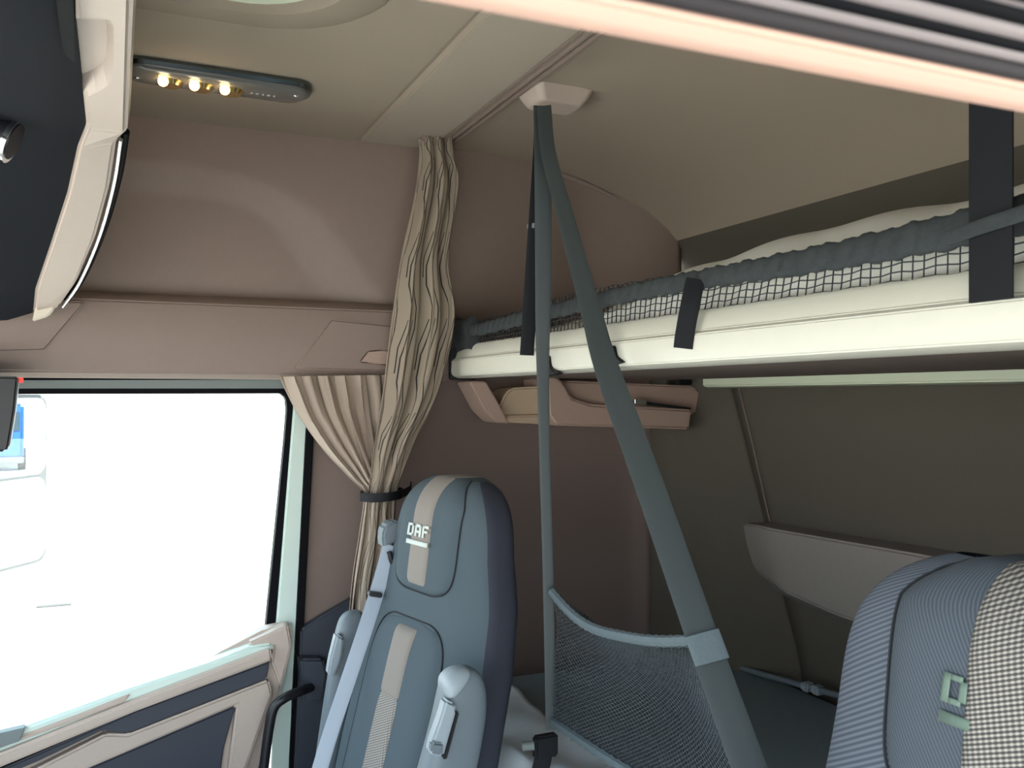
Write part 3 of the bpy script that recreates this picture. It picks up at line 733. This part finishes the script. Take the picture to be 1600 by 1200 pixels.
slabY('lever', [(697, 1094), (712, 1100), (714, 1112), (700, 1162), (694, 1184), (672, 1180), (674, 1164), (690, 1120)], 1.485, .03, 'arm_light', ar, .005, 3)
slabY('lever_slot', [(712, 1112), (718, 1114), (706, 1160), (698, 1188), (692, 1186), (700, 1160)], 1.492, .02, 'black_plastic', ar, .002, 2)
slabY('pivot', [(676, 1160), (694, 1162), (692, 1182), (674, 1178)], 1.478, .02, 'arm_grey', ar, .004, 3)
ar = paddle('armrest', [(552, 566, 957), (538, 573, 964), (530, 575, 984), (522, 569, 1030), (514, 556, 1080), (497, 530, 1200), (480, 505, 1320)], 2.06, .06, 'arm_grey', pas)
slabY('lever', [(526, 990), (538, 998), (534, 1030), (523, 1058), (512, 1056), (516, 1030)], 2.045, .03, 'arm_light', ar, .005, 3)
ds_loc = Vector((.625, .515, 0)); ds_rot = math.radians(0)
drv = empty('driver_seat', ds_loc, 'nearest grey seat with ribbed fabric and light woven stripe at lower right', 'seat', ds_rot)
Md = Matrix.Translation(ds_loc) @ Matrix.Rotation(ds_rot, 4, 'Z')
build_seat(drv, Md, dict(top=1.295, rec=12, n=3.2, stripe=.055, wide=.034, pad=.150, logo_off=.0165, x0=-.070, m_main='seat_side', m_pad='seat_twill', m_bolster='seat_ribbed', m_stripe='seat_stripe_weave', m_stripe2='seat_stripe_weave', m_logo='logo_thread_green'))

# seat belt
belt = empty('seat_belt', onY(610, 840, 2.0), 'grey seat belt running down beside the far seat from its shoulder guide', 'seat belt')
ribbon('webbing', [onY(610, 852, 1.99), onY(592, 915, 1.975), onY(570, 985, 1.95), onY(540, 1075, 1.93), onY(512, 1160, 1.91), onY(480, 1270, 1.89)], .033, (1, -.25, 0), 'belt_grey', belt)
slabY('guide', [(597, 838), (602, 822), (616, 813), (634, 818), (630, 834), (616, 850), (600, 858)], 1.985, .05, 'arm_grey', belt, .006, 3)
tube('guide_loop', smooth_path([onY(626, 828, 1.97), onY(628, 850, 1.97), onY(624, 872, 1.97), onY(614, 880, 1.97), onY(608, 862, 1.97)], 5), .006, 'black_plastic', belt)
slabY('stop_clip', [(578, 925), (598, 927), (597, 935), (577, 932)], 1.955, .02, 'black_plastic', belt, .002)

# ================================================================== LOWER BUNK
lm = bmesh.new(); bmesh.ops.create_cube(lm, size=1, matrix=Matrix.Translation((1.275, 1.28, .62)) @ Matrix.Diagonal((.78, 2.0, .12, 1)))
bmesh.ops.bevel(lm, geom=lm.edges[:], offset=.018, segments=4, affect='EDGES')
tag(bm_obj('lower_mattress', lm, 'dark_mattress', None, 60), 'dark grey mattress of the lower bunk below the hanging net', 'mattress')
base = prism('bunk_box', [Vector((.80, .26, .01)), Vector((.80, .26, .553)), Vector((1.58, .26, .553)), Vector((1.58, .26, .01))], (0, 2.1, 0), 'navy_plastic', None, .01)
tag(base, 'dark storage box under the lower bunk mattress', 'bunk base')
def sheet(a, b_):
    y = 1.02 + 1.26 * b_
    k = a
    if k < .55:
        x = .935 - .15 * (k / .55); z = .700
    else:
        t = (k - .55) / .45; x = .785 - .035 * math.sin(t * PI / 2); z = .700 - .30 * t * t - .02 * t
    z += .006 * math.sin(y * 17 + x * 30) + .004 * math.sin(y * 41 - x * 50)
    return Vector((x + .008 * math.sin(y * 13), y, z))
tag(grid('plastic_sheet', sheet, 24, 60, 'plastic_sheet', thick=.002), 'pale plastic sheet draped over the front edge of the lower bunk', 'sheet')
rail = empty('bed_rail', onX(1200, 1060, 1.60), 'thin grey rail with clips along the back of the lower mattress', 'rail')
rpts = smooth_path([onX(1128, 1043, 1.60), onX(1150, 1042, 1.61), onX(1200, 1056, 1.62), onX(1265, 1074, 1.62), onX(1340, 1095, 1.62)], 6)
tube('bar', rpts, .008, 'arm_grey', rail)
for u, v in ((1146, 1044), (1262, 1073), (1278, 1078)):
    box('clip', onX(u, v, 1.622), (.03, .028, .022), 'arm_light', rail, .005, 3)

# ================================================================== FRONT: overhead console, display, grab handle
con = empty('overhead_console', V(-.2, 1.2, .45), 'dark overhead console with beige edge trim at upper left', 'console')
tr = [(.30, None, None)]
st = [(.35, (.0, .45), (-.055, .455)), (1.0, (.0, .45), (-.055, .455)), (1.6, (.0, .45), (-.055, .455))]
rings = []; body = []
def station(y, R, L, th=.05):
    R = Vector(R); L = Vector(L)
    rings.append([R, L, L + Vector((-.004, .0, th)), R + Vector((.006, 0, th))])
for y in (.35, .9, 1.3, 1.66): station(y, V(.016, y, .45), V(-.046, y, .452))
for (ru, lu, v, y) in ((181, 122, 228, 1.72), (170, 106, 300, 1.86), (148, 80, 380, 2.02), (118, 56, 450, 2.16), (92, 52, 488, 2.24)):
    station(y, onY(ru, v - 5, y), onY(lu, v + 5, y))
b = bmesh.new(); RR = [[b.verts.new(p) for p in r] for r in rings]
for i in range(len(RR) - 1):
    for k in range(4): b.faces.new((RR[i][k], RR[i][(k + 1) % 4], RR[i + 1][(k + 1) % 4], RR[i + 1][k]))
b.faces.new(RR[0]); b.faces.new(list(reversed(RR[-1])))
bmesh.ops.recalc_face_normals(b, faces=b.faces[:]); bmesh.ops.bevel(b, geom=[e for e in b.edges], offset=.007, segments=3, affect='EDGES', clamp_overlap=True)
trim = bm_obj('edge_trim', b, 'beige_plastic', con, 30)
slabY('tip_tab', [(57, 470), (88, 463), (84, 485), (75, 494), (50, 502)], 2.225, .02, 'pale_beige_plastic', trim, .003)
gpx = [(104, 30), (150, 29), (172, 31), (178, 40), (178, 90), (175, 124), (168, 134), (150, 146), (120, 160), (104, 140)]
gi = [(104, 56), (146, 52), (162, 54), (166, 62), (167, 90), (165, 112), (160, 122), (146, 132), (120, 142), (104, 130)]
cut = loft('cutter', [[onZ(u, v, CZ + .435) for u, v in gpx], [onZ(u, v, CZ + .4525) for u, v in gpx], [onZ(u, v, CZ + .4525) + Vector((0, 0, .022)) for u, v in gi]], 'beige_plastic', None, 30)
bo = trim.modifiers.new('cut', 'BOOLEAN'); bo.operation = 'DIFFERENCE'; bo.object = cut; bo.solver = 'EXACT'
bpy.context.view_layer.update()
dg = bpy.context.evaluated_depsgraph_get(); nm_ = bpy.data.meshes.new_from_object(trim.evaluated_get(dg))
nm_.polygons.foreach_set('use_smooth', [False] * len(nm_.polygons)); trim.modifiers.clear(); trim.data = nm_; bpy.data.objects.remove(cut)
brings = []
for (R_, L_, L2, R2) in rings:
    brings.append([L_ + Vector((-.001, 0, .006)), L_ + Vector((-.05, 0, -.012)), Vector((-.40, L_.y, L_.z - .03)), Vector((-.75, L_.y, L_.z)), Vector((-.75, L_.y, CZ + .66)), Vector((L_.x, L_.y, CZ + .66))])
loft('bin', brings, 'navy_plastic', con, 40)
edge = [r[0] + Vector((.008, 0, .006)) for r in rings[4:]]
tube('chrome_strip', smooth_path(edge, 6), .004, 'chrome', con)
tube('dark_bead', smooth_path([p + Vector((.008, 0, .016)) for p in edge], 6), .007, 'black_rubber', con)
c1 = onZ(-12, 205, CZ + .425); ax = Vector((.9, -.1, -.40)).normalized()
tube('spot_lamp', [c1 - ax * .05, c1 - ax * .01, c1 + ax * .028], .036, 'black_plastic', con, 28)
tube('lamp_ring', [c1 + ax * .026, c1 + ax * .034], .038, 'chrome', bpy.data.objects['spot_lamp'], 28)
tube('lamp_face', [c1 + ax * .030, c1 + ax * .0355], .031, 'black_plastic', bpy.data.objects['spot_lamp'], 28)
slabs = [onZ(u, v, CZ + .443) for u, v in ((84, -20), (118, -20), (120, 98), (98, 80))]
prism('handle_slot_shadow', slabs, (0, 0, -.004), 'black_rubber', con, .002)  # flat black plate stands in for the shadow at the handle slot

disp = empty('mirror_display', onY(0, 640, 2.1), 'black upright display screen at the left edge above the window', 'display')
slabY('casing', [(-80, 586), (29, 588), (24, 640), (14, 700), (8, 706), (-80, 708)], 2.10, .035, 'black_plastic', disp, .006, 3)
slabY('red_light', [(28, 590), (36, 590), (36, 598), (28, 598)], 2.115, .01, 'red_light', disp, .001)
slabY('mount', [(-80, 560), (-20, 560), (-20, 600), (-80, 600)], 2.14, .19, 'black_plastic', disp, .004)

gh = tube('grab_handle', smooth_path([onY(486, 1074, 2.34), onY(470, 1080, 2.28), onY(446, 1090, 2.25), onY(428, 1106, 2.25), onY(420, 1140, 2.25), onY(412, 1200, 2.25), onY(400, 1290, 2.25), onY(402, 1320, 2.34)], 6), .012, 'black_plastic', None, 14)
tag(gh, 'black tubular grab handle at the rear edge of the far door', 'handle')

# ================================================================== OUTSIDE
gnd = box('ground', (0, 40, -1.38), (300, 300, .04), 'concrete', None, 0)
struct(gnd)
mir = empty('side_mirror', onY(20, 700, 2.8), 'outside mirror showing a blue truck at the left edge of the window', 'mirror')
n = Vector((.83, -.56, 0)).normalized(); tg = Vector((n.y, -n.x, 0)) * -1    # tangent away from viewer
e0 = onY(72, 650, 2.80)
def mp(s, z, o=0): return Vector((e0.x, e0.y, 0)) - Vector((.56, .83, 0)) * s + Vector((0, 0, z)) + n * o
def mplate(name, s0, s1, z0, z1, o0, o1, m, cr=.035):
    pts2 = []
    for (cx_, cy_, a0) in ((s1 - cr, z1 - cr, 0), (s0 + cr, z1 - cr, 90), (s0 + cr, z0 + cr, 180), (s1 - cr, z0 + cr, 270)):
        for k in range(6):
            a = math.radians(a0 + 90 * k / 5); pts2.append(mp(cx_ + cr * math.cos(a), cy_ + cr * math.sin(a), o0))
    return prism(name, pts2, n * (o1 - o0), m, mir, .003 if m != 'mirror_glass' else 0)
zt = onY(60, 622, 2.8).z; zm = onY(60, 742, 2.8).z; zb_ = onY(60, 872, 2.8).z
mplate('housing', -.012, .25, zb_ - .01, zt + .01, -.06, -.004, 'mirror_shell')
mplate('main_glass', 0, .238, zm + .004, zt, -.006, .0, 'mirror_glass')
mplate('lower_glass', 0, .238, zb_, zm - .004, -.006, .0, 'mirror_glass')
# blue truck seen by reflection
ctr = mp(.205, 0); d_in = (Vector((ctr.x, ctr.y, 0)) - Vector((0, 0, 0))).normalized()
r_out = d_in - 2 * d_in.dot(n) * n
tpos = ctr + r_out * 36; tpos.z = -1.36
side = Vector((-r_out.y, r_out.x, 0))
trk = empty('delivery_truck', tpos, 'blue truck seen in the outside mirror', 'truck')
def tb(name, a, bq, z0, z1, d0, d1, m, bev=.05):
    pts = [tpos + side * s + r_out * d for s, d in ((a, d0), (bq, d0), (bq, d1), (a, d1))]
    for p in pts: p.z = tpos.z + z0
    return prism(name, pts, (0, 0, z1 - z0), m, trk, bev)
tb('cab', -1.1, 1.1, .45, 2.55, 0, 2.0, 'truck_blue', .12)
tb('cargo_box', -1.15, 1.15, .6, 2.9, 2.1, 7., 'white_panel', .05)
tb('windscreen', -.95, .95, 1.5, 2.25, -.02, .1, 'truck_glass', .02)
tb('bumper', -1.1, 1.1, .3, .55, -.1, .3, 'mirror_shell', .03)
for s in (-1.05, 1.05):
    for d in (1.0, 5.6):
        p = tpos + side * s + r_out * d; p.z = tpos.z + .42
        tube('wheel', [p - side * .13, p + side * .13], .42, 'tyre', trk, 24)
dr = onZ(84, 946, -1.35)
tag(box('drain_cover', (dr.x, dr.y, -1.352), (.42, .12, .02), 'dark_line', None, .003), 'small rectangular cover on the bright ground outside the window', 'cover')

# ================================================================== LIGHT
wd = bpy.data.worlds.new('world'); bpy.context.scene.world = wd; wd.use_nodes = True; nt = wd.node_tree
bg = nt.nodes['Background']; tc = nt.nodes.new('ShaderNodeTexCoord'); sp = nt.nodes.new('ShaderNodeSeparateXYZ'); rm = nt.nodes.new('ShaderNodeValToRGB')
nt.links.new(tc.outputs['Generated'], sp.inputs[0]); mr = nt.nodes.new('ShaderNodeMapRange'); mr.inputs['From Min'].default_value = -1; mr.inputs['From Max'].default_value = 1
nt.links.new(sp.outputs[2], mr.inputs['Value']); nt.links.new(mr.outputs['Result'], rm.inputs[0]); nt.links.new(rm.outputs[0], bg.inputs[0])
e = rm.color_ramp.elements; e[0].position = .48; e[0].color = (.82, .71, .60, 1); e[1].position = .62; e[1].color = (.66, .84, 1.0, 1)
e2 = rm.color_ramp.elements.new(.51); e2.color = (1, 1, 1, 1)
bg.inputs[1].default_value = 5.0
sun = bpy.data.lights.new('sun', 'SUN'); sun.energy = 17.0; sun.angle = math.radians(3); sun.color = (1, .93, .82)
so = bpy.data.objects.new('sun', sun); C.objects.link(so); so.rotation_euler = Vector((.45, .30, -1)).to_track_quat('-Z', 'Y').to_euler(); so.location = (0, 0, 8)
# glow of the lit bulbs
for s in (.17, .35, .53):
    l = bpy.data.lights.new('bulb_glow', 'POINT'); l.energy = .08; l.color = (1, .8, .5); l.shadow_soft_size = .012
    lo = bpy.data.objects.new('bulb_glow', l); C.objects.link(lo); lo.location = lp_pt(s, 0, -.06)
vs = bpy.context.scene.view_settings
vs.view_transform = 'Standard'; vs.look = 'None'; vs.gamma = 1; vs.use_curve_mapping = False; vs.exposure = 0.0
